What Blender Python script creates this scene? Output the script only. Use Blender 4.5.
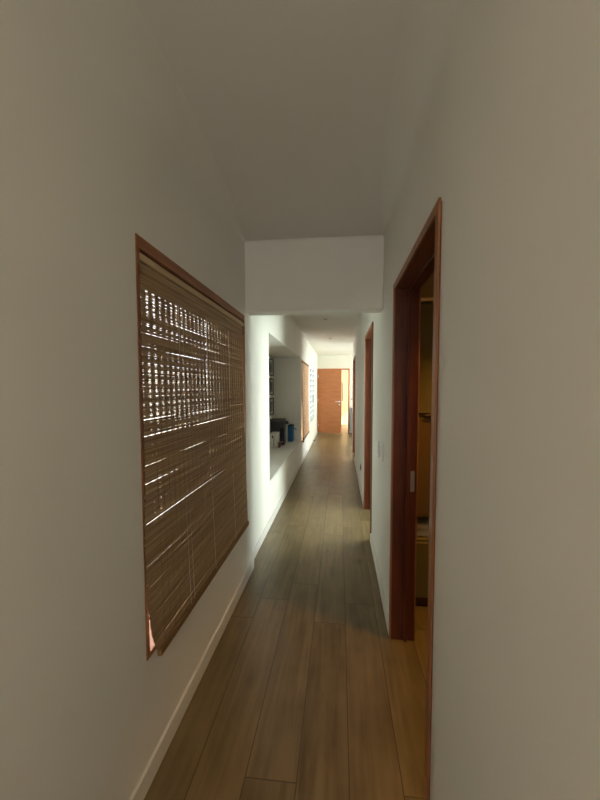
import bpy, bmesh, math, random
import numpy as np
from mathutils import Vector, Matrix, Euler
random.seed(4)
for o in list(bpy.data.objects): bpy.data.objects.remove(o)
S = bpy.context.scene
C = S.collection

# ---------------------------------------------------------------- camera, world, light, exposure
cam = bpy.data.cameras.new('camera'); co = bpy.data.objects.new('camera', cam); C.objects.link(co)
F, CX, CY, YAW, PITCH = 311.3, 310.6, 403.8, 0.093, -0.05
cam.sensor_fit = 'AUTO'; cam.sensor_width = 36.0
cam.lens = F / 800 * 36.0
cam.shift_x = (300 - CX) / 800; cam.shift_y = (CY - 400) / 800
cam.clip_start = 0.02; cam.clip_end = 200
co.location = (0, 0, 1.5)
co.rotation_euler = (math.pi / 2 + PITCH, 0.0, YAW)
S.camera = co
S.view_settings.view_transform = 'Standard'; S.view_settings.look = 'None'
S.view_settings.gamma = 1.0; S.view_settings.use_curve_mapping = False
S.view_settings.exposure = 0.6

W = bpy.data.worlds.new('sky'); S.world = W; W.use_nodes = True
bg = W.node_tree.nodes['Background']
bg.inputs[0].default_value = (0.93, 0.96, 1.0, 1); bg.inputs[1].default_value = 2.6      # bright overcast sky

def area(name, loc, direction, sx, sy, power, color):
    l = bpy.data.lights.new(name, 'AREA'); l.shape = 'RECTANGLE'; l.size = sx; l.size_y = sy
    l.energy = power; l.color = color
    o = bpy.data.objects.new(name, l); C.objects.link(o); o.location = loc
    o.rotation_euler = Vector(direction).to_track_quat('-Z', 'Y').to_euler()
    return o
DAY = (0.94, 1.0, 0.93)
sl = bpy.data.lights.new('sun', 'SUN'); sl.energy = 9.0; sl.angle = 0.01; sl.color = (1.0, 0.96, 0.88)
so = bpy.data.objects.new('sun', sl); C.objects.link(so); so.location = (6, 4, 6)
so.rotation_euler = Vector((-0.62, 0.36, -0.74)).to_track_quat('-Z', 'Y').to_euler()
# daylight at the windows, plus two added fills behind the camera
area('daylight_side_room', (2.35, 3.75, 1.25), (-1, 0, 0), 1.7, 2.1, 125, (0.87, 1.0, 0.90))
area('daylight_far_room', (2.35, 6.3, 1.25), (-1, 0, 0), 1.9, 2.1, 75, DAY)
area('daylight_landing', (3.75, 9.1, 1.5), (-1, 0, -0.1), 1.8, 1.4, 150, (0.93, 1.0, 0.80))
area('daylight_left_window', (-1.15, 8.6, 1.33), (1, 0, -0.15), 1.2, 1.3, 18, (0.75, 0.88, 1.0))
area('daylight_blind_window', (-1.25, 2.0, 1.45), (1, 0, 0), 2.6, 2.4, 30, (1.0, 0.96, 0.93))
area('daylight_second_blind', (-1.5, 6.8, 1.3), (1, 0, -0.1), 1.4, 1.5, 20, (1.0, 0.98, 0.95))
area('daylight_foyer', (1.95, 11.9, 1.5), (-1, 0, -0.1), 1.3, 1.2, 70, (1.0, 0.97, 0.88))
area('fill_behind', (-0.2, -3.25, 1.5), (0, 1, 0), 0.9, 1.2, 4, (1.0, 0.92, 0.78))  # weak fill added behind the camera
area('fill_near_walls', (-1.3, -1.9, 1.65), (1, 0, 0.45), 0.7, 0.6, 68, (1.0, 0.84, 0.54))  # warm fill added out of view, tilted up to lift the near walls

# ---------------------------------------------------------------- materials
def mat(name, col, rough=0.6, spec=0.3, metal=0.0, bump=0.0, bscale=60, var=0.0, vscale=6.0, stretch=(1, 1, 1), trans=0.0, emit=None, estr=0.0):
    m = bpy.data.materials.new(name); m.use_nodes = True
    nt = m.node_tree; b = nt.nodes['Principled BSDF']
    b.inputs['Base Color'].default_value = (*col, 1); b.inputs['Roughness'].default_value = rough
    b.inputs['Specular IOR Level'].default_value = spec; b.inputs['Metallic'].default_value = metal
    if trans: b.inputs['Transmission Weight'].default_value = trans
    if emit: b.inputs['Emission Color'].default_value = (*emit, 1); b.inputs['Emission Strength'].default_value = estr
    tc = nt.nodes.new('ShaderNodeTexCoord'); mp = nt.nodes.new('ShaderNodeMapping'); mp.inputs['Scale'].default_value = stretch
    nt.links.new(tc.outputs['Object'], mp.inputs[0])
    if var:
        n = nt.nodes.new('ShaderNodeTexNoise'); n.inputs['Scale'].default_value = vscale; n.inputs['Detail'].default_value = 5
        nt.links.new(mp.outputs[0], n.inputs[0])
        r = nt.nodes.new('ShaderNodeMapRange'); r.inputs[1].default_value = 0.3; r.inputs[2].default_value = 0.7
        r.inputs[3].default_value = 1 - var; r.inputs[4].default_value = 1 + var
        nt.links.new(n.outputs[0], r.inputs[0])
        h = nt.nodes.new('ShaderNodeVectorMath'); h.operation = 'SCALE'; h.inputs[0].default_value = col
        nt.links.new(r.outputs[0], h.inputs['Scale']); nt.links.new(h.outputs[0], b.inputs['Base Color'])
    if bump:
        n = nt.nodes.new('ShaderNodeTexNoise'); n.inputs['Scale'].default_value = bscale; n.inputs['Detail'].default_value = 4
        nt.links.new(mp.outputs[0], n.inputs[0])
        bp = nt.nodes.new('ShaderNodeBump'); bp.inputs['Strength'].default_value = bump; bp.inputs['Distance'].default_value = 0.01
        nt.links.new(n.outputs[0], bp.inputs['Height']); nt.links.new(bp.outputs[0], b.inputs['Normal'])
    return m

M = {}
M['wall'] = mat('wall_paint', (0.84, 0.82, 0.77), 0.75, 0.2, bump=0.03, bscale=110, var=0.015, vscale=3)
M['ceil'] = mat('ceiling_paint', (0.83, 0.80, 0.76), 0.8, 0.2, bump=0.03, bscale=110)
M['trim'] = mat('baseboard_paint', (0.78, 0.76, 0.72), 0.5, 0.4, bump=0.05, bscale=30)
M['stone'] = mat('ledge_top', (0.72, 0.70, 0.66), 0.5, 0.4, var=0.04, vscale=8)
M['casing'] = mat('casing_wood', (0.30, 0.115, 0.042), 0.42, 0.4, bump=0.05, bscale=40, var=0.2, vscale=7, stretch=(6, 6, 0.6))
M['mahog'] = mat('mahogany', (0.10, 0.022, 0.009), 0.42, 0.4, bump=0.05, bscale=40, var=0.28, vscale=7, stretch=(6, 6, 0.6))
M['mahog_h'] = mat('mahogany_rail', (0.13, 0.035, 0.014), 0.42, 0.4, bump=0.05, bscale=40, var=0.28, vscale=7, stretch=(6, 0.6, 6))
M['leafwood'] = mat('end_door_wood', (0.50, 0.185, 0.075), 0.45, 0.35, var=0.10, vscale=3, stretch=(1, 1, 5))
M['winwood'] = mat('window_frame_wood', (0.33, 0.135, 0.06), 0.45, 0.4, var=0.2, vscale=8, stretch=(6, 0.6, 6))
M['winwood_v'] = mat('window_post_wood', (0.24, 0.10, 0.042), 0.5, 0.3, var=0.2, vscale=8, stretch=(6, 6, 0.6))
M['palewood'] = mat('pale_wood', (0.78, 0.56, 0.33), 0.5, 0.3, var=0.08, vscale=5, stretch=(6, 6, 0.6))
M['white'] = mat('white_plastic', (0.8, 0.8, 0.78), 0.35, 0.5)
M['grey'] = mat('grey_plastic', (0.25, 0.25, 0.25), 0.4, 0.5)
M['black'] = mat('black_paint', (0.02, 0.02, 0.022), 0.45, 0.4)
M['chrome'] = mat('brushed_steel', (0.75, 0.74, 0.72), 0.28, 0.5, 1.0)
def thin_glass(name, tint, gloss, rough):
    m = bpy.data.materials.new(name); m.use_nodes = True; nt = m.node_tree; nt.nodes.clear()
    t = nt.nodes.new('ShaderNodeBsdfTransparent'); t.inputs[0].default_value = (*tint, 1)
    g = nt.nodes.new('ShaderNodeBsdfGlossy'); g.inputs['Roughness'].default_value = rough
    
    x = nt.nodes.new('ShaderNodeMixShader'); o = nt.nodes.new('ShaderNodeOutputMaterial')
    x.inputs[0].default_value = gloss; nt.links.new(t.outputs[0], x.inputs[1]); nt.links.new(g.outputs[0], x.inputs[2]); nt.links.new(x.outputs[0], o.inputs[0])
    return m
M['glass'] = thin_glass('window_glass', (0.96, 0.97, 0.97), 0.07, 0.02)
M['cabinet'] = mat('olive_laminate', (0.15, 0.12, 0.05), 0.55, 0.3, var=0.06, vscale=4)
M['cabdark'] = mat('dark_brown_plinth', (0.06, 0.02, 0.012), 0.5, 0.3)
M['towel'] = mat('towel_cotton', (0.82, 0.78, 0.68), 0.95, 0.1, bump=0.5, bscale=150)
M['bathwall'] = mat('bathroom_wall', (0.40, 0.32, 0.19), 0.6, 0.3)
M['greybox'] = mat('dark_grey_card', (0.055, 0.055, 0.07), 0.6, 0.3)
M['navy'] = mat('navy_card', (0.012, 0.014, 0.035), 0.5, 0.3)
M['blue'] = mat('blue_card', (0.015, 0.10, 0.26), 0.45, 0.4)
M['card'] = mat('white_card', (0.72, 0.70, 0.66), 0.7, 0.2)
M['red'] = mat('dark_red_card', (0.22, 0.06, 0.05), 0.6, 0.3)
M['mount'] = mat('picture_mount', (0.72, 0.71, 0.68), 0.6, 0.3)
M['print'] = mat('picture_print', (0.20, 0.20, 0.20), 0.5, 0.3, var=0.7, vscale=9)
M['greycab'] = mat('grey_blue_paint', (0.22, 0.25, 0.30), 0.5, 0.3)
M['leafgreen'] = mat('hedge_leaves', (0.09, 0.20, 0.04), 0.7, 0.2, bump=0.8, bscale=14, var=0.5, vscale=12)
M['grass'] = mat('lawn_grass', (0.14, 0.24, 0.06), 0.9, 0.1, var=0.3, vscale=10)
M['cord'] = mat('pale_cord', (0.62, 0.54, 0.42), 0.8, 0.1)

def slat_mat(name, a, b):
    m = bpy.data.materials.new(name); m.use_nodes = True; nt = m.node_tree; p = nt.nodes['Principled BSDF']
    tc = nt.nodes.new('ShaderNodeTexCoord'); mp = nt.nodes.new('ShaderNodeMapping'); mp.inputs['Scale'].default_value = (1, 1.2, 90)
    n = nt.nodes.new('ShaderNodeTexNoise'); n.inputs['Scale'].default_value = 2.0; n.inputs['Detail'].default_value = 6
    r = nt.nodes.new('ShaderNodeValToRGB'); r.color_ramp.elements[0].position = 0.32; r.color_ramp.elements[1].position = 0.68
    r.color_ramp.elements[0].color = (*a, 1); r.color_ramp.elements[1].color = (*b, 1)
    nt.links.new(tc.outputs['Object'], mp.inputs[0]); nt.links.new(mp.outputs[0], n.inputs[0]); nt.links.new(n.outputs[0], r.inputs[0])
    nt.links.new(r.outputs[0], p.inputs['Base Color']); p.inputs['Roughness'].default_value = 0.6; p.inputs['Specular IOR Level'].default_value = 0.3
    return m
M['slat'] = slat_mat('bamboo_slats', (0.27, 0.165, 0.08), (0.56, 0.40, 0.235))
M['slat2'] = slat_mat('bamboo_slats_lit', (0.40, 0.22, 0.12), (0.66, 0.42, 0.26))  # paler copy for the far blind, its stronger light put into the colour
M['bamboo'] = mat('bamboo_rail', (0.58, 0.43, 0.25), 0.5, 0.3, var=0.15, vscale=8, stretch=(6, 0.6, 6))
M['bambooD'] = mat('bamboo_bottom_rail', (0.23, 0.125, 0.05), 0.5, 0.3, var=0.15, vscale=8, stretch=(6, 0.6, 6))

def floor_mat():
    m = bpy.data.materials.new('wood_plank_tiles'); m.use_nodes = True; nt = m.node_tree; p = nt.nodes['Principled BSDF']; L = nt.links.new
    def mth(op, a, b=None, c=None):
        n = nt.nodes.new('ShaderNodeMath'); n.operation = op
        for i, v in enumerate((a, b, c)):
            if v is None: continue
            if isinstance(v, (int, float)): n.inputs[i].default_value = v
            else: L(v, n.inputs[i])
        return n.outputs[0]
    tc = nt.nodes.new('ShaderNodeTexCoord'); sp = nt.nodes.new('ShaderNodeSeparateXYZ'); L(tc.outputs['Object'], sp.inputs[0])
    x = mth('DIVIDE', mth('ADD', sp.outputs[0], 0.757 + 6.0), 0.2)
    col = mth('FLOOR', x); fx = mth('FRACT', x)
    off = mth('MULTIPLY', mth('MODULO', col, 3.0), 0.19 / 1.2)
    y = mth('SUBTRACT', mth('DIVIDE', mth('ADD', sp.outputs[1], 12.0 - 1.92), 1.2), off)
    row = mth('FLOOR', y); fy = mth('FRACT', y)
    # grout lines
    dx = mth('MULTIPLY', mth('MINIMUM', fx, mth('SUBTRACT', 1.0, fx)), 0.2)
    dy = mth('MULTIPLY', mth('MINIMUM', fy, mth('SUBTRACT', 1.0, fy)), 1.2)
    d = mth('MINIMUM', dx, dy)
    g = nt.nodes.new('ShaderNodeMapRange'); g.inputs[1].default_value = 0.0012; g.inputs[2].default_value = 0.0026; L(d, g.inputs[0])
    # plank tone
    cv = nt.nodes.new('ShaderNodeCombineXYZ'); L(col, cv.inputs[0]); L(row, cv.inputs[1])
    wn = nt.nodes.new('ShaderNodeTexWhiteNoise'); wn.noise_dimensions = '3D'; L(cv.outputs[0], wn.inputs[0])
    mp = nt.nodes.new('ShaderNodeMapping'); mp.inputs['Scale'].default_value = (14, 1.1, 1)
    va = nt.nodes.new('ShaderNodeVectorMath'); va.operation = 'ADD'; L(tc.outputs['Object'], va.inputs[0]); L(wn.outputs['Color'], va.inputs[1]); L(va.outputs[0], mp.inputs[0])
    n1 = nt.nodes.new('ShaderNodeTexNoise'); n1.inputs['Scale'].default_value = 2.2; n1.inputs['Detail'].default_value = 7; n1.inputs['Distortion'].default_value = 0.6; L(mp.outputs[0], n1.inputs[0])
    mp2 = nt.nodes.new('ShaderNodeMapping'); mp2.inputs['Scale'].default_value = (5, 3.2, 1); L(va.outputs[0], mp2.inputs[0])
    n2 = nt.nodes.new('ShaderNodeTexNoise'); n2.inputs['Scale'].default_value = 1.6; n2.inputs['Detail'].default_value = 3; L(mp2.outputs[0], n2.inputs[0])
    v = mth('ADD', mth('MULTIPLY', n1.outputs[0], 0.55), mth('ADD', mth('MULTIPLY', wn.outputs[0], 0.22), mth('MULTIPLY', n2.outputs[0], 0.35)))
    r = nt.nodes.new('ShaderNodeValToRGB'); e = r.color_ramp.elements
    e[0].position = 0.30; e[0].color = (0.080, 0.052, 0.019, 1); e[1].position = 0.78; e[1].color = (0.24, 0.175, 0.087, 1)
    L(v, r.inputs[0])
    # a few knots
    mp3 = nt.nodes.new('ShaderNodeMapping'); mp3.inputs['Scale'].default_value = (4.2, 2.2, 1); L(tc.outputs['Object'], mp3.inputs[0])
    vo = nt.nodes.new('ShaderNodeTexVoronoi'); vo.inputs['Scale'].default_value = 1.0; L(mp3.outputs[0], vo.inputs[0])
    kn = nt.nodes.new('ShaderNodeMapRange'); kn.inputs[1].default_value = 0.02; kn.inputs[2].default_value = 0.13; kn.inputs[3].default_value = 0.45; kn.inputs[4].default_value = 1.0
    L(vo.outputs['Distance'], kn.inputs[0])
    sc = nt.nodes.new('ShaderNodeVectorMath'); sc.operation = 'SCALE'; L(r.outputs[0], sc.inputs[0]); L(kn.outputs[0], sc.inputs['Scale'])
    mx = nt.nodes.new('ShaderNodeMix'); mx.data_type = 'RGBA'; mx.inputs[6].default_value = (0.045, 0.03, 0.017, 1); L(g.outputs[0], mx.inputs[0]); L(sc.outputs[0], mx.inputs[7])
    L(mx.outputs[2], p.inputs['Base Color'])
    rr = nt.nodes.new('ShaderNodeMapRange'); rr.inputs[3].default_value = 0.28; rr.inputs[4].default_value = 0.40; L(n1.outputs[0], rr.inputs[0]); L(rr.outputs[0], p.inputs['Roughness'])
    p.inputs['Specular IOR Level'].default_value = 0.6
    h = mth('ADD', g.outputs[0], mth('MULTIPLY', n1.outputs[0], 0.25))
    bp = nt.nodes.new('ShaderNodeBump'); bp.inputs['Strength'].default_value = 0.25; bp.inputs['Distance'].default_value = 0.003
    L(h, bp.inputs['Height']); L(bp.outputs[0], p.inputs['Normal'])
    return m
M['floor'] = floor_mat()

# ---------------------------------------------------------------- mesh helpers
def box(bm, x0, x1, y0, y1, z0, z1, bev=0.0, seg=2):
    t = bmesh.new(); bmesh.ops.create_cube(t, size=1.0)
    for v in t.verts:
        v.co = Vector(((x0 + x1) / 2 + v.co.x * abs(x1 - x0), (y0 + y1) / 2 + v.co.y * abs(y1 - y0), (z0 + z1) / 2 + v.co.z * abs(z1 - z0)))
    if bev: bmesh.ops.bevel(t, geom=t.edges[:], offset=bev, segments=seg, affect='EDGES', profile=0.5)
    me = bpy.data.meshes.new('t'); t.to_mesh(me); t.free(); bm.from_mesh(me); bpy.data.meshes.remove(me)
    return bm
def cyl(bm, a, b, r, n=16, r2=None):
    a, b = Vector(a), Vector(b); t = bmesh.new()
    bmesh.ops.create_cone(t, cap_ends=True, segments=n, radius1=r, radius2=r if r2 is None else r2, depth=(b - a).length)
    t.transform(Matrix.Translation((a + b) / 2) @ (b - a).to_track_quat('Z', 'Y').to_matrix().to_4x4())
    me = bpy.data.meshes.new('t'); t.to_mesh(me); t.free(); bm.from_mesh(me); bpy.data.meshes.remove(me)
    return bm
def tube(bm, pts, r, n=8):
    for a, b in zip(pts[:-1], pts[1:]): cyl(bm, a, b, r, n)
    return bm
def link(name, bm, m, parent=None, smooth=False):
    bmesh.ops.recalc_face_normals(bm, faces=bm.faces[:])
    me = bpy.data.meshes.new(name); bm.to_mesh(me); bm.free(); me.materials.append(m)
    if smooth:
        for p in me.polygons: p.use_smooth = True
    o = bpy.data.objects.new(name, me); C.objects.link(o)
    if parent:
        o.parent = parent; bpy.context.view_layer.update(); o.matrix_parent_inverse = parent.matrix_world.inverted()
    return o
def struct(name, bm, m):
    o = link(name, bm, m); o['kind'] = 'structure'; return o
def sempty(name, loc):
    o = bpy.data.objects.new(name, None); C.objects.link(o); o.location = loc; o['kind'] = 'structure'; return o
def thing(name, label, cat, loc, group=None):
    o = bpy.data.objects.new(name, None); C.objects.link(o); o.location = loc; return tag(o, label, cat, group)
def tag(o, label, cat, group=None):
    o['label'] = label; o['category'] = cat
    if group: o['group'] = group
    return o
def bx(*a, **k): return box(bmesh.new(), *a, **k)
def wall_along_y(x0, x1, y0, y1, z0, z1, openings):
    """wall slab running along y with rectangular openings (ya, yb, za, zb)"""
    bm = bmesh.new(); cuts = sorted(set([y0, y1] + [v for o in openings for v in o[:2]]))
    for a, b in zip(cuts[:-1], cuts[1:]):
        zs = [(z0, z1)]
        for (ya, yb, za, zb) in openings:
            if ya <= a + 1e-6 and yb >= b - 1e-6:
                zs = [q for (p, r) in zs for q in ((p, min(r, za)), (max(p, zb), r)) if q[1] - q[0] > 1e-4]
        for p, r in zs: box(bm, x0, x1, a, b, p, r)
    return bm
def wall_along_x(y0, y1, x0, x1, z0, z1, openings):
    bm = wall_along_y(y0, y1, x0, x1, z0, z1, openings)
    bm.transform(Matrix(((0, 1, 0, 0), (1, 0, 0, 0), (0, 0, 1, 0), (0, 0, 0, 1))))
    return bm

# ---------------------------------------------------------------- setting
XL, XF, XR, T = -0.7174, -0.752, 0.3155, 0.125      # near left, far left, right wall faces
XR2 = XR + T
ZC, YH0, YH1, ZH = 2.604, 2.345, 2.475, 2.08
YE = 10.5
B0, B1, BT, BB = 1.057, 2.312, 2.045, 0.475         # window behind the big blind
struct('floor', bx(-1.6, 3.4, -3.1, 13.0, -0.12, 0.0), M['floor'])
bm = bx(-1.6, 3.4, -3.1, 10.64, ZC, ZC + 0.12); box(bm, -1.6, 1.6, 10.64, 13.0, ZC, ZC + 0.12)
struct('ceiling', bm, M['ceil'])
# left side
bm = wall_along_y(-0.95, XL, -3.1, YH1, 0, ZC, [(B0, B1, BB, BT), (-2.3, -1.5, 1.5, 2.2)])
struct('wall_left', bm, M['wall'])
AY0, AY1, AZ0, AZ1, AX = 3.28, 5.97, 0.49, 2.09, -1.29
W3 = (7.85, 9.25, 0.58, 2.10); W2 = (6.03, 7.5, 0.42, 2.07)
bm = wall_along_y(-0.95, XF, YH1, AY0, 0, ZC, [])
for b_ in (wall_along_y(-0.95, XF, AY1, YE, 0, ZC, [W2, W3]),
           wall_along_y(-0.95, XF, AY0, AY1, 0, ZC, [(AY0, AY1, AZ0 - 0.03, AZ1)])):
    me = bpy.data.meshes.new('t'); b_.to_mesh(me); bm.from_mesh(me); b_.free()
struct('wall_left_far', bm, M['wall'])
bm = bmesh.new()                                     # alcove shell
box(bm, AX - 0.1, AX, AY0 - 0.1, AY1 + 0.1, 0, AZ1 + 0.1)
box(bm, AX, XF - 0.001, AY0 - 0.1, AY0, 0, AZ1 + 0.1); box(bm, AX, XF - 0.199, AY1, AY1 + 0.06, 0, AZ1 + 0.1)
box(bm, AX, -0.95, AY0, AY1, AZ1, AZ1 + 0.1)
struct('wall_alcove', bm, M['wall'])
struct('trim_ledge', bx(AX, XF, AY0, AY1, AZ0 - 0.03, AZ0), M['stone'])
# header beam
struct('wall_header', bx(XF, XR, YH0, YH1, ZH, ZC, bev=0.006), M['wall'])
for sx, xw, nm in ((1, XL, 'trim_cove_left'), (-1, XR, 'trim_cove_right')):
    bm = bmesh.new(); ring = []
    for yy, R_ in ((-2.94, 0.13), (1.2, 0.13), (1.7, 0.10), (2.1, 0.05), (YH0, 0.015)):
        ring.append([bm.verts.new((xw + sx * R_ * (1 - math.sin(a)), yy, ZC - R_ * (1 - math.cos(a)))) for a in [math.pi / 2 * k / 12 for k in range(13)]])
    for k in range(len(ring[0]) - 1):
        for a_, b_ in zip(ring[:-1], ring[1:]): bm.faces.new((a_[k], a_[k + 1], b_[k + 1], b_[k]))
    o = struct(nm, bm, M['wall'])
    for p in o.data.polygons: p.use_smooth = True
bm = bmesh.new()                                     # thin plaster lip round the header
box(bm, XL, XR, YH0 - 0.004, YH0, ZC - 0.012, ZC)
struct('trim_cornice', bm, M['ceil'])
# right side
D1 = (1.036, 1.852, 0, 2.085); D2 = (3.02, 3.87, 0, 2.12); D3 = (6.42, 7.3, 0, 2.16)
struct('wall_right', wall_along_y(XR, XR2, -3.1, 7.6, 0, ZC, [D1, D2, D3]), M['wall'])
struct('wall_end', wall_along_x(YE, YE + 0.14, -0.95, 3.4, 0, ZC, [(-0.745, 0.318, 0, 2.15)]), M['wall'])
struct('wall_behind', wall_along_x(-3.1, -2.95, -0.95, 0.5, 0, ZC, [(-0.6, 0.25, 0.9, 2.1)]), M['wall'])
# rooms on the right
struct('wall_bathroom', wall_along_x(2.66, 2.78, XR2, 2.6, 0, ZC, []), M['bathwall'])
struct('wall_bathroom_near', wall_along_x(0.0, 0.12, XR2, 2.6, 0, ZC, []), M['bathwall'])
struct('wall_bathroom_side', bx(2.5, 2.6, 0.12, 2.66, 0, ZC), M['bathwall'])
struct('wall_partition', wall_along_x(4.75, 4.87, XR2, 2.0, 0, ZC, []), M['wall'])
struct('wall_landing', wall_along_x(7.6, 7.72, XR, 3.3, 0, ZC, []), M['wall'])
struct('wall_outer', wall_along_y(3.3, 3.5, 7.6, 10.64, 0, ZC, [(8.2, 10.0, 0.9, 2.1)]), M['wall'])
struct('wall_outer_near', wall_along_y(2.0, 2.2, 2.66, 7.72, 0, ZC, [(2.95, 4.6, 0.15, 2.35), (5.4, 7.2, 0.15, 2.35)]), M['wall'])
# foyer beyond the end door
struct('wall_foyer_right', wall_along_y(1.5, 1.6, YE + 0.14, 13.0, 0, ZC, [(11.2, 12.55, 0.7, 2.1)]), M['wall'])
struct('wall_foyer_left', bx(-1.5, -1.4, YE + 0.14, 13.0, 0, ZC), M['wall'])
struct('wall_foyer_back', wall_along_x(12.8, 12.95, -1.5, 1.6, 0, ZC, []), M['wall'])

def baseboard(name, parts, h=0.085, t=0.014):
    bm = bmesh.new()
    for p in parts: box(bm, p[0], p[1], p[2], p[3], 0, h, bev=0.004)
    struct(name, bm, M['trim'])
baseboard('baseboard_left', [(XL, XL + 0.014, -2.9, YH1)])
baseboard('baseboard_left_far', [(XF, XF + 0.014, YH1, YE)])
baseboard('baseboard_right', [(XR - 0.014, XR, -2.9, D1[0]), (XR - 0.014, XR, D1[1], D2[0]), (XR - 0.014, XR, D2[1], D3[0]), (XR - 0.014, XR, D3[1], 7.6)])

# ---------------------------------------------------------------- door frames of the right wall
def door_frame(n, D, cw=0.034, jt=0.026):
    y0, y1, _, zt = D
    root = sempty('door_%d' % n, (XR + T / 2, (y0 + y1) / 2, 0))
    for a, b in ((y0, y0 + jt), (y1 - jt, y1)):
        link('jamb', bx(XR - 0.004, XR2 + 0.004, a, b, 0, zt, bev=0.002), M['mahog'], root)
    link('head', bx(XR - 0.004, XR2 + 0.004, y0 + jt, y1 - jt, zt - jt, zt, bev=0.002), M['mahog_h'], root)
    for xa, xb in ((XR - 0.012, XR - 0.004), (XR2 + 0.004, XR2 + 0.012)):
        bm = bmesh.new()
        box(bm, xa, xb, y0 - 0.006, y0 - 0.006 + cw, 0, zt + 0.008, bev=0.002)
        box(bm, xa, xb, y1 + 0.006 - cw, y1 + 0.006, 0, zt + 0.008, bev=0.002)
        box(bm, xa, xb, y0 - 0.006 + cw, y1 + 0.006 - cw, zt + 0.008 - cw, zt + 0.008, bev=0.002)
        link('casing', bm, M['casing'], root)
    bm = bmesh.new()                                  # stop bead the leaf closes against
    box(bm, XR + 0.07, XR + 0.085, y1 - jt - 0.012, y1 - jt, 0, zt - jt, bev=0.001)
    box(bm, XR + 0.07, XR + 0.085, y0 + jt, y0 + jt + 0.012, 0, zt - jt, bev=0.001)
    box(bm, XR + 0.07, XR + 0.085, y0 + jt + 0.012, y1 - jt - 0.012, zt - jt - 0.012, zt - jt, bev=0.001)
    link('stop_bead', bm, M['mahog'], root)
    return root
d = door_frame(1, D1)
link('strike_plate', bx(XR + 0.095, XR + 0.118, D1[1] - 0.0275, D1[1] - 0.0255, 0.90, 1.02, bev=0.0005), M['grey'], d)
# leaf swung fully open against the bathroom side of the wall
bm = bx(XR2 + 0.02, XR2 + 0.058, 0.28, 1.02, 0.01, 2.06, bev=0.003)
link('door_leaf', bm, M['mahog'], d)
d = door_frame(2, D2)
link('door_leaf', bx(XR2 + 0.02, XR2 + 0.8, D2[1] + 0.015, D2[1] + 0.053, 0.01, 2.08, bev=0.003), M['mahog'], d)
d = door_frame(3, D3)
link('door_leaf', bx(XR2 + 0.02, XR2 + 0.8, D3[1] + 0.015, D3[1] + 0.053, 0.01, 2.12, bev=0.003), M['mahog'], d)

# ---------------------------------------------------------------- end door, left ajar
root = sempty('door_4', (-0.2, YE, 0))
EX0, EX1, EZ = -0.752, 0.325, 2.157
bm = bmesh.new()
box(bm, EX0, EX0 + 0.04, YE - 0.012, YE + 0.15, 0, EZ, bev=0.003); box(bm, EX1 - 0.04, EX1, YE - 0.012, YE + 0.15, 0, EZ, bev=0.003)
box(bm, EX0 + 0.04, EX1 - 0.04, YE - 0.012, YE + 0.15, EZ - 0.04, EZ, bev=0.003)
link('door_frame', bm, M['leafwood'], root)
hx, hy, ang, LW = -0.71, YE - 0.02, math.radians(-16), 0.80
Rm = Matrix.Translation((hx, hy, 0)) @ Matrix.Rotation(ang, 4, 'Z')
def rotlink(name, bm, m, parent, **k): bm.transform(Rm); return link(name, bm, m, parent, **k)
leaf = rotlink('door_leaf', bx(0, LW, -0.02, 0.02, 0.012, EZ - 0.05, bev=0.003), M['leafwood'], root)
bm = bmesh.new(); cyl(bm, (LW - 0.06, -0.02, 1.06), (LW - 0.06, -0.028, 1.06), 0.026, 20); cyl(bm, (LW - 0.06, -0.02, 1.06), (LW - 0.06, -0.065, 1.06), 0.009, 12)
cyl(bm, (LW - 0.055, -0.062, 1.06), (LW - 0.19, -0.062, 1.06), 0.010, 12); cyl(bm, (LW - 0.06, -0.02, 0.96), (LW - 0.06, -0.027, 0.96), 0.022, 16)
rotlink('handle', bm, M['chrome'], root)
bm = bmesh.new(); cyl(bm, (LW - 0.06, 0.02, 1.06), (LW - 0.06, 0.065, 1.06), 0.009, 12); cyl(bm, (LW - 0.07, 0.062, 1.06), (LW + 0.06, 0.062, 1.06), 0.010, 12)
rotlink('handle', bm, M['chrome'], root)
bm = bmesh.new()
for z in (0.25, 1.1, 1.9): cyl(bm, (0, -0.024, z - 0.045), (0, -0.024, z + 0.045), 0.007, 10)
rotlink('hinge', bm, M['chrome'], root)
# pale entrance door at the back of the foyer
root = sempty('door_5', (0.1, 12.78, 0))
bm = bmesh.new(); box(bm, -0.42, -0.36, 12.72, 12.80, 0, 2.2, bev=0.003); box(bm, 0.60, 0.66, 12.72, 12.80, 0, 2.2, bev=0.003); box(bm, -0.36, 0.60, 12.72, 12.80, 2.14, 2.2, bev=0.003)
link('door_frame', bm, M['palewood'], root)
link('door_leaf', bx(-0.36, 0.60, 12.74, 12.79, 0.01, 2.14, bev=0.003), M['palewood'], root)
bm = bmesh.new(); cyl(bm, (0.11, 12.69, 0.95), (0.11, 12.69, 1.72), 0.013, 14)
for z in (1.02, 1.65): cyl(bm, (0.11, 12.69, z), (0.11, 12.745, z), 0.008, 10)
link('pull_handle', bm, M['black'], root)

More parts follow.
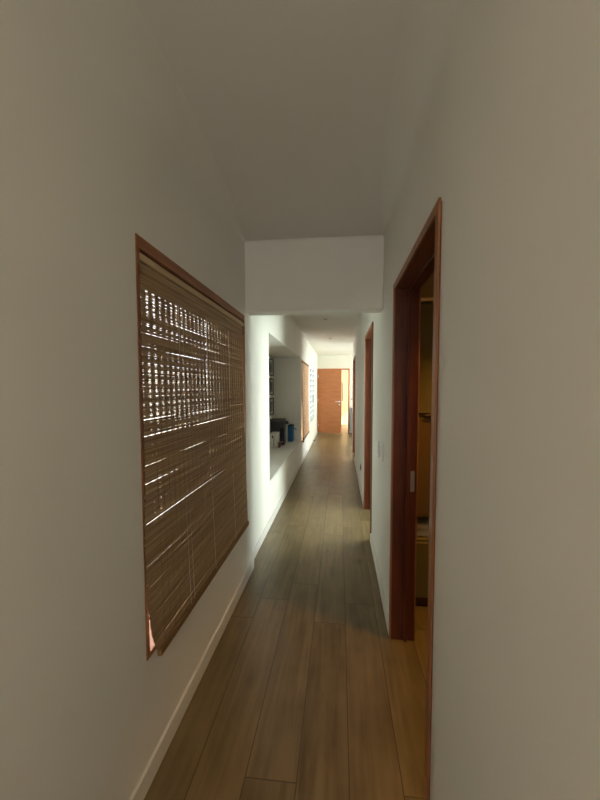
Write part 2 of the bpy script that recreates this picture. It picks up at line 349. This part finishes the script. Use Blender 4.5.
# ---------------------------------------------------------------- windows
def window_y(n, x0, x1, y0, y1, z0, z1, mull, m, glassx, lights=True):
    """frame of a window in a wall running along y"""
    root = sempty('window_%d' % n, ((x0 + x1) / 2, (y0 + y1) / 2, z0))
    w = 0.045; bm = bmesh.new()
    box(bm, x0, x1, y0, y0 + w, z0, z1, bev=0.003); box(bm, x0, x1, y1 - w, y1, z0, z1, bev=0.003)
    box(bm, x0, x1, y0 + w, y1 - w, z0, z0 + w, bev=0.003); box(bm, x0, x1, y0 + w, y1 - w, z1 - w, z1, bev=0.003)
    link('window_frame', bm, m, root)
    for k in range(1, mull + 1):
        yy = y0 + (y1 - y0) * k / (mull + 1)
        link('mullion', bx(glassx - 0.02, glassx + 0.02, yy - 0.02, yy + 0.02, z0 + w, z1 - w, bev=0.003), m, root)
    edges = [y0 + w] + [y0 + (y1 - y0) * k / (mull + 1) for k in range(1, mull + 1)] + [y1 - w]
    for k in range(mull + 1):
        a = edges[k] + (0.02 if k else 0); b = edges[k + 1] - (0.02 if k < mull else 0)
        link('pane', bx(glassx - 0.002, glassx + 0.002, a, b, z0 + w, z1 - w), M['glass'], root)
    return root
# window 1: behind the big blind, a slim frame flush with the wall
root = sempty('window_1', (-0.83, (B0 + B1) / 2, BB))
xo, xi = -0.86, XL + 0.004
link('window_frame', bx(xo, xi, B0, B1, BT - 0.045, BT, bev=0.003), M['winwood'], root)
link('window_frame', bx(xo, xi, B0, B1, BB, BB + 0.02, bev=0.003), M['winwood'], root)
for a, b in ((B0, B0 + 0.018), (B1 - 0.018, B1)):
    link('window_frame', bx(xo, xi, a, b, BB + 0.02, BT - 0.045, bev=0.002), M['winwood_v'], root)
link('pane', bx(-0.842, -0.838, B0 + 0.018, B1 - 0.018, BB + 0.02, BT - 0.045), M['glass'], root)
link('gap_board', bx(-0.82, -0.752, B0 + 0.018, B1 - 0.018, BT - 0.13, BT - 0.045), M['cabdark'], root)  # dark board added to block daylight and darken the gap above the headrail
# window 2: behind the far blind; window 3: bare
window_y(2, -0.94, XF + 0.01, W2[0], W2[1], W2[2], W2[3], 1, M['palewood'], -0.89)
root = sempty('window_3', (XF - 0.03, 8.6, W3[2]))
bm = bmesh.new(); w = 0.035
for k in range(3):
    yy = W3[0] + (W3[1] - W3[0] - w) * k / 2
    box(bm, XF - 0.08, XF + 0.008, yy, yy + w, W3[2], W3[3], bev=0.003)
box(bm, XF - 0.08, XF + 0.008, W3[0] + w, W3[1] - w, W3[2], W3[2] + w, bev=0.003); box(bm, XF - 0.08, XF + 0.008, W3[0] + w, W3[1] - w, W3[3] - w, W3[3], bev=0.003)
link('window_frame', bm, M['white'], root)
M['louvre'] = thin_glass('louvre_glass', (0.55, 0.66, 0.72), 0.5, 0.15)
for k in range(10):
    z = W3[2] + 0.09 + k * 0.143; ya, yb = W3[0] + w, W3[1] - w
    bm = bx(-0.003, 0.003, ya, yb, -0.068, 0.068)
    bm.transform(Matrix.Translation((XF - 0.035, 0, z)) @ Matrix.Rotation(math.radians(24), 4, 'Y'))
    link('louvre_pane', bm, M['louvre'], root)
link('crank', bx(XF + 0.008, XF + 0.03, 8.58, 8.62, 1.1, 1.32, bev=0.003), M['grey'], root)
window_y(7, -0.93, -0.80, -2.3, -1.5, 1.5, 2.2, 1, M['winwood_v'], -0.87)  # unseen window added behind the camera to let the near fill in
window_y(4, 2.06, 2.14, 2.95, 4.6, 0.15, 2.35, 1, M['mahog'], 2.1)
window_y(5, 2.06, 2.14, 5.4, 7.2, 0.15, 2.35, 1, M['mahog'], 2.1)
window_y(6, 3.38, 3.46, 8.2, 10.0, 0.9, 2.1, 1, M['mahog'], 3.42)

# ---------------------------------------------------------------- bamboo blinds
def slat_screen(y0, y1, zt, zb, xt, xb, pitch, thread, seed, open_fn, wob=0.0003, skew=lambda t: 0.0):
    """matchstick slats strung on threads: open gaps sit between the threads"""
    rng = np.random.default_rng(seed)
    n = int((zt - zb) / pitch); step = thread / 6.0; ns = int((y1 - y0) / step) + 1
    ys = np.linspace(y0, y1, ns); V = []; Fc = []; base = 0
    ph = (ys - y0) / thread * math.pi
    colmask = np.abs(np.sin(ph)) ** 4
    colw = np.interp(ys, np.arange(y0, y1 + thread, thread), rng.uniform(0.35, 1.0, len(np.arange(y0, y1 + thread, thread))))
    for i in range(n):
        zc = zt - (i + 0.5) * pitch; t = (zt - zc) / (zt - zb)
        x = xt + (xb - xt) * t
        sag = (wob * (7 if rng.random() < 0.06 else 1)) * np.sin(ys * rng.uniform(2, 9) + rng.uniform(0, 6.28)) + 0.00015 * rng.standard_normal(ns)
        op = open_fn(t, ys) * colmask * colw * rng.uniform(0.0, 1.0)
        hh = pitch * (0.55 - 0.5 * np.clip(op, 0, 0.8))
        th = 0.0012 + 0.0008 * rng.random()
        z_ = zc + sag
        ysk = y1 - (y1 - ys) * (1 + skew(t))
        xx = x + 0.0008 * rng.standard_normal()
        ring = np.stack([np.stack([np.full(ns, xx - th), ysk, z_ - hh], 1), np.stack([np.full(ns, xx + th), ysk, z_ - hh], 1),
                         np.stack([np.full(ns, xx + th), ysk, z_ + hh], 1), np.stack([np.full(ns, xx - th), ysk, z_ + hh], 1)], 1)
        V.append(ring.reshape(-1, 3))
        k = np.arange(ns - 1) * 4 + base
        for a in range(4):
            b = (a + 1) % 4
            Fc.append(np.stack([k + a, k + b, k + b + 4, k + a + 4], 1))
        base += ns * 4
    V = np.concatenate(V); Fc = np.concatenate(Fc)
    me = bpy.data.meshes.new('slats'); me.from_pydata(V.tolist(), [], Fc.tolist()); me.update()
    return me
def add_mesh(name, me, m, parent):
    o = bpy.data.objects.new(name, me); me.materials.append(m); C.objects.link(o); o.parent = parent
    bpy.context.view_layer.update(); o.matrix_parent_inverse = parent.matrix_world.inverted(); return o

# the big near blind
by0, by1, bzt, bzb, bxt, bxb = B0 + 0.048, B1 - 0.022, BT - 0.085, 0.475, -0.735, -0.700
bl = thing('bamboo_blind', 'large woven bamboo blind hanging in the dark wooden window frame nearest the viewer', 'window blind', (bxt, (by0 + by1) / 2, bzb), 'bamboo blinds')
srng = np.random.default_rng(11); rows = srng.uniform(0, 1, 400)
def open_near(t, ys):
    u = (ys - by0) / (by1 - by0)
    a = 1.15 - 1.05 * t
    a = a + 0.30 * math.sin(t * 23) + 0.18 * math.sin(t * 61)
    if t < 0.06: a = 0.0
    side = 1.0 - 0.45 * u
    strip = 0.8 * np.exp(-((u - 0.47) / 0.012) ** 2) + 0.5 * np.exp(-((u - 0.22) / 0.012) ** 2)
    if t > 0.72: a = min(a, 0.18)
    return np.clip(a * side + strip * max(0.0, 1.0 - t * 1.1), 0, 1.4)
add_mesh('slats', slat_screen(by0, by1, bzt, bzb, bxt, bxb, 0.0062, 0.042, 3, open_near, skew=lambda t: (0.024 + 0.022 * t) * (1 - t ** 14)), M['slat'], bl)
bm = bmesh.new(); box(bm, bxt - 0.004, bxt + 0.022, B0 + 0.02, by1 + 0.004, BT - 0.085, BT - 0.058, bev=0.004)
link('headrail', bm, M['bamboo'], bl)
# folded top band of slats
me = slat_screen(by0 - 0.012, by1, bzt + 0.004, bzt - 0.085, bxt + 0.008, bxt + 0.010, 0.0072, 0.05, 8, lambda t, ys: 0 * ys)
add_mesh('valance', me, M['slat'], bl)
link('bottom_rail', box(bmesh.new(), bxb - 0.008, bxb + 0.012, by0 + 0.002, by1 + 0.004, bzb - 0.026, bzb + 0.006, bev=0.007, seg=3), M['bambooD'], bl)
for u in (0.22, 0.25, 0.47, 0.76):
    yy = by0 + (by1 - by0) * u
    link('lift_cord', tube(bmesh.new(), [(bxt + 0.006, yy, bzt), (bxt + 0.016, yy, 1.2), (bxb + 0.007, yy, bzb)], 0.0014, 6), M['cord'], bl)
for i in range(26):
    yy = by0 + 0.042 * (i + 1)
    link('warp_thread', tube(bmesh.new(), [(bxt + 0.004, yy, bzt), (bxb + 0.004, yy, bzb)], 0.0006, 4), M['bambooD'], bl)
# the far blind
fb = thing('bamboo_blind', 'smaller pinkish tan bamboo blind on the left wall just past the alcove', 'window blind', (XF, 6.8, 0.44), 'bamboo blinds')
fy0, fy1 = W2[0] + 0.06, W2[1] - 0.03
add_mesh('slats', slat_screen(fy0, fy1, 2.02, 0.46, XF + 0.0, XF + 0.022, 0.012, 0.09, 5, lambda t, ys: 0.35 + 0 * ys), M['slat2'], fb)
link('headrail', bx(XF - 0.012, XF + 0.02, fy0, fy1, 2.02, 2.045, bev=0.004), M['cabdark'], fb)
link('bottom_rail', bx(XF + 0.012, XF + 0.034, fy0, fy1, 0.435, 0.465, bev=0.006), M['bambooD'], fb)
link('pull_cord', tube(bmesh.new(), [(XF + 0.03, fy0 + 0.05, 2.0), (XF + 0.034, fy0 + 0.05, 0.52)], 0.003, 6), M['white'], fb)
bm = bmesh.new(); cyl(bm, (XF + 0.034, fy0 + 0.05, 0.52), (XF + 0.034, fy0 + 0.05, 0.42), 0.008, 10, 0.014)
link('cord_weight', bm, M['cabdark'], fb)

# ---------------------------------------------------------------- alcove contents
pics = [(1.73, 2.05, 'black framed print on the alcove back wall, highest of the three'),
        (1.37, 1.685, 'black framed print on the alcove back wall, middle of the three'),
        (0.995, 1.315, 'black framed print on the alcove back wall, lowest of the three')]
for z0, z1, lab in pics:
    y0, y1, x = 5.62, 5.93, AX
    p = thing('framed_picture', lab, 'picture', (x, (y0 + y1) / 2, z0), 'framed prints in the alcove')
    bm = bmesh.new(); w = 0.022
    box(bm, x, x + 0.022, y0, y0 + w, z0, z1, bev=0.002); box(bm, x, x + 0.022, y1 - w, y1, z0, z1, bev=0.002)
    box(bm, x, x + 0.022, y0 + w, y1 - w, z0, z0 + w, bev=0.002); box(bm, x, x + 0.022, y0 + w, y1 - w, z1 - w, z1, bev=0.002)
    link('frame', bm, M['black'], p)
    link('mount', bx(x, x + 0.008, y0 + w, y1 - w, z0 + w, z1 - w), M['mount'], p)
    link('print', bx(x + 0.008, x + 0.0095, y0 + 0.06, y1 - 0.06, z0 + 0.065, z1 - 0.065), M['print'], p)

zl = AZ0
# white open-topped file box, nearest
b = thing('file_box', 'white open file box at the near end of the ledge clutter', 'storage box', (-1.10, 5.24, zl), )
bm = bmesh.new()
box(bm, -1.165, -1.160, 5.13, 5.35, zl, zl + 0.25, bev=0.001); box(bm, -1.05, -1.045, 5.13, 5.35, zl, zl + 0.25, bev=0.001)
box(bm, -1.16, -1.05, 5.13, 5.135, zl, zl + 0.25, bev=0.001); box(bm, -1.16, -1.05, 5.345, 5.35, zl, zl + 0.25, bev=0.001); box(bm, -1.16, -1.05, 5.135, 5.345, zl, zl + 0.005)
link('body', bm, M['card'], b)
bm = bmesh.new(); box(bm, -1.135, -1.112, 5.128, 5.13, zl + 0.17, zl + 0.215, bev=0.0008); link('label_holder', bm, M['black'], b)
bm = bmesh.new(); box(bm, -1.105, -1.096, 5.128, 5.13, zl + 0.02, zl + 0.19); link('spine_stripe', bm, M['black'], b)
o = link('book', bx(-1.03, -1.012, 5.16, 5.33, zl, zl + 0.09, bev=0.002), M['red']); tag(o, 'thin dark red book against the side of the white file box', 'book')
# large dark grey box with lid
b = thing('storage_box', 'large dark grey lidded box behind the white file box', 'storage box', (-1.12, 5.62, zl))
link('body', bx(-1.245, -1.00, 5.52, 5.72, zl, zl + 0.41, bev=0.006), M['greybox'], b)
link('lid', bx(-1.252, -0.993, 5.513, 5.727, zl + 0.41, zl + 0.45, bev=0.008), mat('grey_lid', (0.10, 0.095, 0.09), 0.6), b)
# navy binder
b = thing('ring_binder', 'navy ring binder standing in front of the large grey box', 'binder', (-1.01, 5.45, zl))
link('cover', bx(-1.045, -0.972, 5.40, 5.51, zl, zl + 0.31, bev=0.004), M['navy'], b)
bm = bmesh.new(); cyl(bm, (-1.008, 5.4015, zl + 0.06), (-1.008, 5.398, zl + 0.06), 0.012, 14); link('finger_ring', bm, M['chrome'], b)
# white binder with a black top strap
b = thing('ring_binder', 'white ring binder between the navy binder and the blue box', 'binder', (-1.01, 5.86, zl))
link('cover', bx(-1.035, -0.982, 5.78, 5.94, zl, zl + 0.33, bev=0.004), M['card'], b)
link('spine_label', bx(-1.02, -0.995, 5.777, 5.78, zl + 0.1, zl + 0.24), M['mount'], b)
b = link('oddment', bmesh.new(), M['black']); bpy.data.objects.remove(b)
bm = bmesh.new(); bmesh.ops.create_uvsphere(bm, u_segments=20, v_segments=12, radius=1.0)
for v in bm.verts: v.co = Vector((-1.01 + v.co.x * 0.045, 5.87 + v.co.y * 0.07, zl + 0.33 + max(v.co.z, -0.05) * 0.06))
bmb = bm
cp = thing('black_oddment', 'rounded black cap lying on top of the white binder', 'oddment', (-1.01, 5.87, zl + 0.33))
link('dome', bmb, M['black'], cp, smooth=True)  # small rounded black object, its exact form invented
bm = bmesh.new(); box(bm, -1.045, -0.975, 5.755, 5.81, zl + 0.331, zl + 0.338, bev=0.003); link('flap', bm, M['black'], cp)
# blue box with a dark strap handle
b = thing('document_box', 'bright blue document box with a dark handle at the far end of the ledge', 'storage box', (-0.925, 5.86, zl))
link('body', bx(-0.973, -0.877, 5.78, 5.95, zl, zl + 0.30, bev=0.005), M['blue'], b)
link('rim', bx(-0.976, -0.874, 5.777, 5.953, zl + 0.30, zl + 0.315, bev=0.004), M['navy'], b)
link('handle', tube(bmesh.new(), [(-0.877, 5.84, zl + 0.26), (-0.845, 5.84, zl + 0.245), (-0.815, 5.84, zl + 0.215)], 0.007, 8), M['black'], b)

# ---------------------------------------------------------------- switches, socket, lights
def switch(y, z, h, lab, w=0.075):
    s = thing('light_switch', lab, 'light switch', (XR, y, z), 'light switches on the right wall')
    link('plate', bx(XR - 0.009, XR, y - w / 2, y + w / 2, z - h / 2, z + h / 2, bev=0.003), M['white'], s)
    link('rocker', bx(XR - 0.014, XR - 0.009, y - w / 4, y + w / 4, z - h / 4, z + h / 4, bev=0.002), M['white'], s)
switch(2.51, 1.015, 0.13, 'white wall switch under the header, farther of the pair beside the near door')
switch(2.27, 1.045, 0.13, 'white wall switch closest to the near mahogany door, nearer of the pair')
s = thing('power_socket', 'small grey power socket low on the right wall past the second door', 'power socket', (XR, 4.54, 0.35))
link('plate', bx(XR - 0.008, XR, 4.49, 4.59, 0.31, 0.39, bev=0.003), M['grey'], s)
bm = bmesh.new(); cyl(bm, (XR - 0.008, 4.54, 0.35), (XR - 0.012, 4.54, 0.35), 0.028, 20); link('outlet', bm, M['black'], s)
for (x, y, lab) in ((-0.231, 5.03, 'small round ceiling downlight just past the header, nearer of two'), (-0.215, 6.97, 'small round ceiling downlight halfway along the passage, farther of two')):
    s = thing('recessed_downlight', lab, 'ceiling light', (x, y, ZC), 'ceiling downlights')
    bm = bmesh.new(); cyl(bm, (x, y, ZC), (x, y, ZC - 0.006), 0.052, 28, 0.046); link('trim_ring', bm, M['white'], s)
    bm = bmesh.new(); cyl(bm, (x, y, ZC - 0.006), (x, y, ZC - 0.009), 0.032, 20); link('lens', bm, M['grey'], s)
s = thing('light_switch', 'white switch on the far end wall right of the end door', 'light switch', (0.40, YE, 1.12))
link('plate', bx(0.37, 0.44, YE - 0.008, YE, 1.08, 1.19, bev=0.002), M['white'], s)
link('rocker', bx(0.39, 0.42, YE - 0.012, YE - 0.008, 1.11, 1.16, bev=0.001), M['grey'], s)
s = thing('low_cabinet', 'low blue-grey cabinet against the end wall right of the end door', 'cabinet', (0.55, 10.3, 0))
link('body', bx(0.37, 0.95, 10.1, 10.44, 0.05, 0.86, bev=0.004), M['greycab'], s)
link('top', bx(0.36, 0.96, 10.09, 10.45, 0.86, 0.885, bev=0.003), M['mount'], s)
link('plinth', bx(0.39, 0.93, 10.12, 10.42, 0, 0.05), M['black'], s)
link('handle', bx(0.42, 0.52, 10.075, 10.1, 0.76, 0.775, bev=0.002), M['chrome'], s)
# small door stop on the floor by the left skirting
s = thing('door_stop', 'small dark door stop on the floor against the far left skirting', 'door stop', (-0.70, 8.6, 0))
bm = bmesh.new(); cyl(bm, (-0.70, 8.6, 0), (-0.70, 8.6, 0.012), 0.028, 18); link('base', bm, M['chrome'], s)
bm = bmesh.new(); cyl(bm, (-0.70, 8.6, 0.012), (-0.70, 8.6, 0.05), 0.020, 18, 0.016); link('buffer', bm, M['black'], s)

# ---------------------------------------------------------------- bathroom seen through the near door
cy, cx0, cx1 = 2.13, 0.475, 1.25
s = thing('bathroom_cabinet', 'tall olive brown cabinet with an open towel niche inside the near doorway', 'cabinet', (0.86, 2.38, 0))
bm = bmesh.new()
box(bm, cx0, cx0 + 0.018, cy, 2.64, 0.07, 2.06, bev=0.001); box(bm, cx1 - 0.018, cx1, cy, 2.64, 0.07, 2.06, bev=0.001)
box(bm, cx0 + 0.018, cx1 - 0.018, 2.62, 2.64, 0.07, 2.06)
for z in (0.07, 0.455, 0.625, 1.31, 2.042): box(bm, cx0 + 0.018, cx1 - 0.018, cy, 2.62, z, z + 0.018)
link('carcass', bm, M['cabinet'], s)
link('door', bx(cx0 + 0.002, cx1 - 0.002, cy - 0.018, cy - 0.001, 1.335, 2.04, bev=0.002), M['cabinet'], s)
link('door', bx(cx0 + 0.002, cx1 - 0.002, cy - 0.018, cy - 0.001, 0.645, 1.305, bev=0.002), mat('brown_laminate', (0.14, 0.085, 0.035), 0.5), s)
link('drawer', bx(cx0 + 0.002, cx1 - 0.002, cy - 0.018, cy - 0.001, 0.075, 0.455, bev=0.002), M['cabinet'], s)
link('cornice', bx(cx0 - 0.004, cx1 + 0.01, cy - 0.03, 2.65, 2.062, 2.085, bev=0.004), M['palewood'], s)
link('plinth', bx(cx0 + 0.01, cx1 - 0.01, cy + 0.005, 2.62, 0.0, 0.07), M['cabdark'], s)
bm = bmesh.new(); cyl(bm, (0.56, cy - 0.03, 1.32), (1.16, cy - 0.03, 1.32), 0.008, 10)
for x in (0.6, 1.12): cyl(bm, (x, cy - 0.03, 1.32), (x, cy - 0.015, 1.32), 0.005, 8)
link('handle_rail', bm, M['cabdark'], s)
for i, (z, lab) in enumerate(((0.4735, 'folded cream towel lying in the cabinet niche, bottom one'), (0.518, 'folded cream towel lying in the cabinet niche, top one'))):
    bm = bmesh.new(); box(bm, 0.505, 0.86, 2.16 + 0.015 * i, 2.45, z, z + 0.043, bev=0.018, seg=4)
    t = link('folded_towel', bm, M['towel'], smooth=True); tag(t, lab, 'towel', 'folded towels in the niche')
# bathroom ceiling lamp
s = thing('ceiling_lamp', 'round glass ceiling lamp glowing warmly in the bathroom', 'ceiling lamp', (0.92, 1.6, ZC))
bm = bmesh.new(); cyl(bm, (0.92, 1.6, ZC), (0.92, 1.6, ZC - 0.03), 0.12, 32); link('base', bm, M['chrome'], s)
bm = bmesh.new(); bmesh.ops.create_uvsphere(bm, u_segments=28, v_segments=14, radius=0.11)
for v in bm.verts: v.co = Vector((0.92 + v.co.x, 1.6 + v.co.y, ZC - 0.03 + min(v.co.z, 0) * 0.7))
link('lamp_shade', bm, mat('warm_glass', (0.9, 0.75, 0.5), 0.4, emit=(1.0, 0.55, 0.18), estr=3.0), s, smooth=True)
pl = bpy.data.lights.new('bathroom_bulb', 'SPOT'); pl.spot_size = math.radians(84); pl.spot_blend = 0.75; pl.energy = 52; pl.color = (1.0, 0.50, 0.09); pl.shadow_soft_size = 0.05
po = bpy.data.objects.new('bathroom_bulb', pl); C.objects.link(po); po.location = (0.92, 1.6, ZC - 0.16)

# ---------------------------------------------------------------- added bright backdrop outside
bm = bx(-14, -1.6, -8, 18, -0.3, -0.2); struct('floor_backdrop', bm, M['stone'])  # pale ground added so light through the blinds stays white
struct('wall_backdrop', bx(-4.2, -4.0, -8, 18, -0.2, 1.9), M['wall'])  # unseen white wall added as a bright backdrop for the blinds
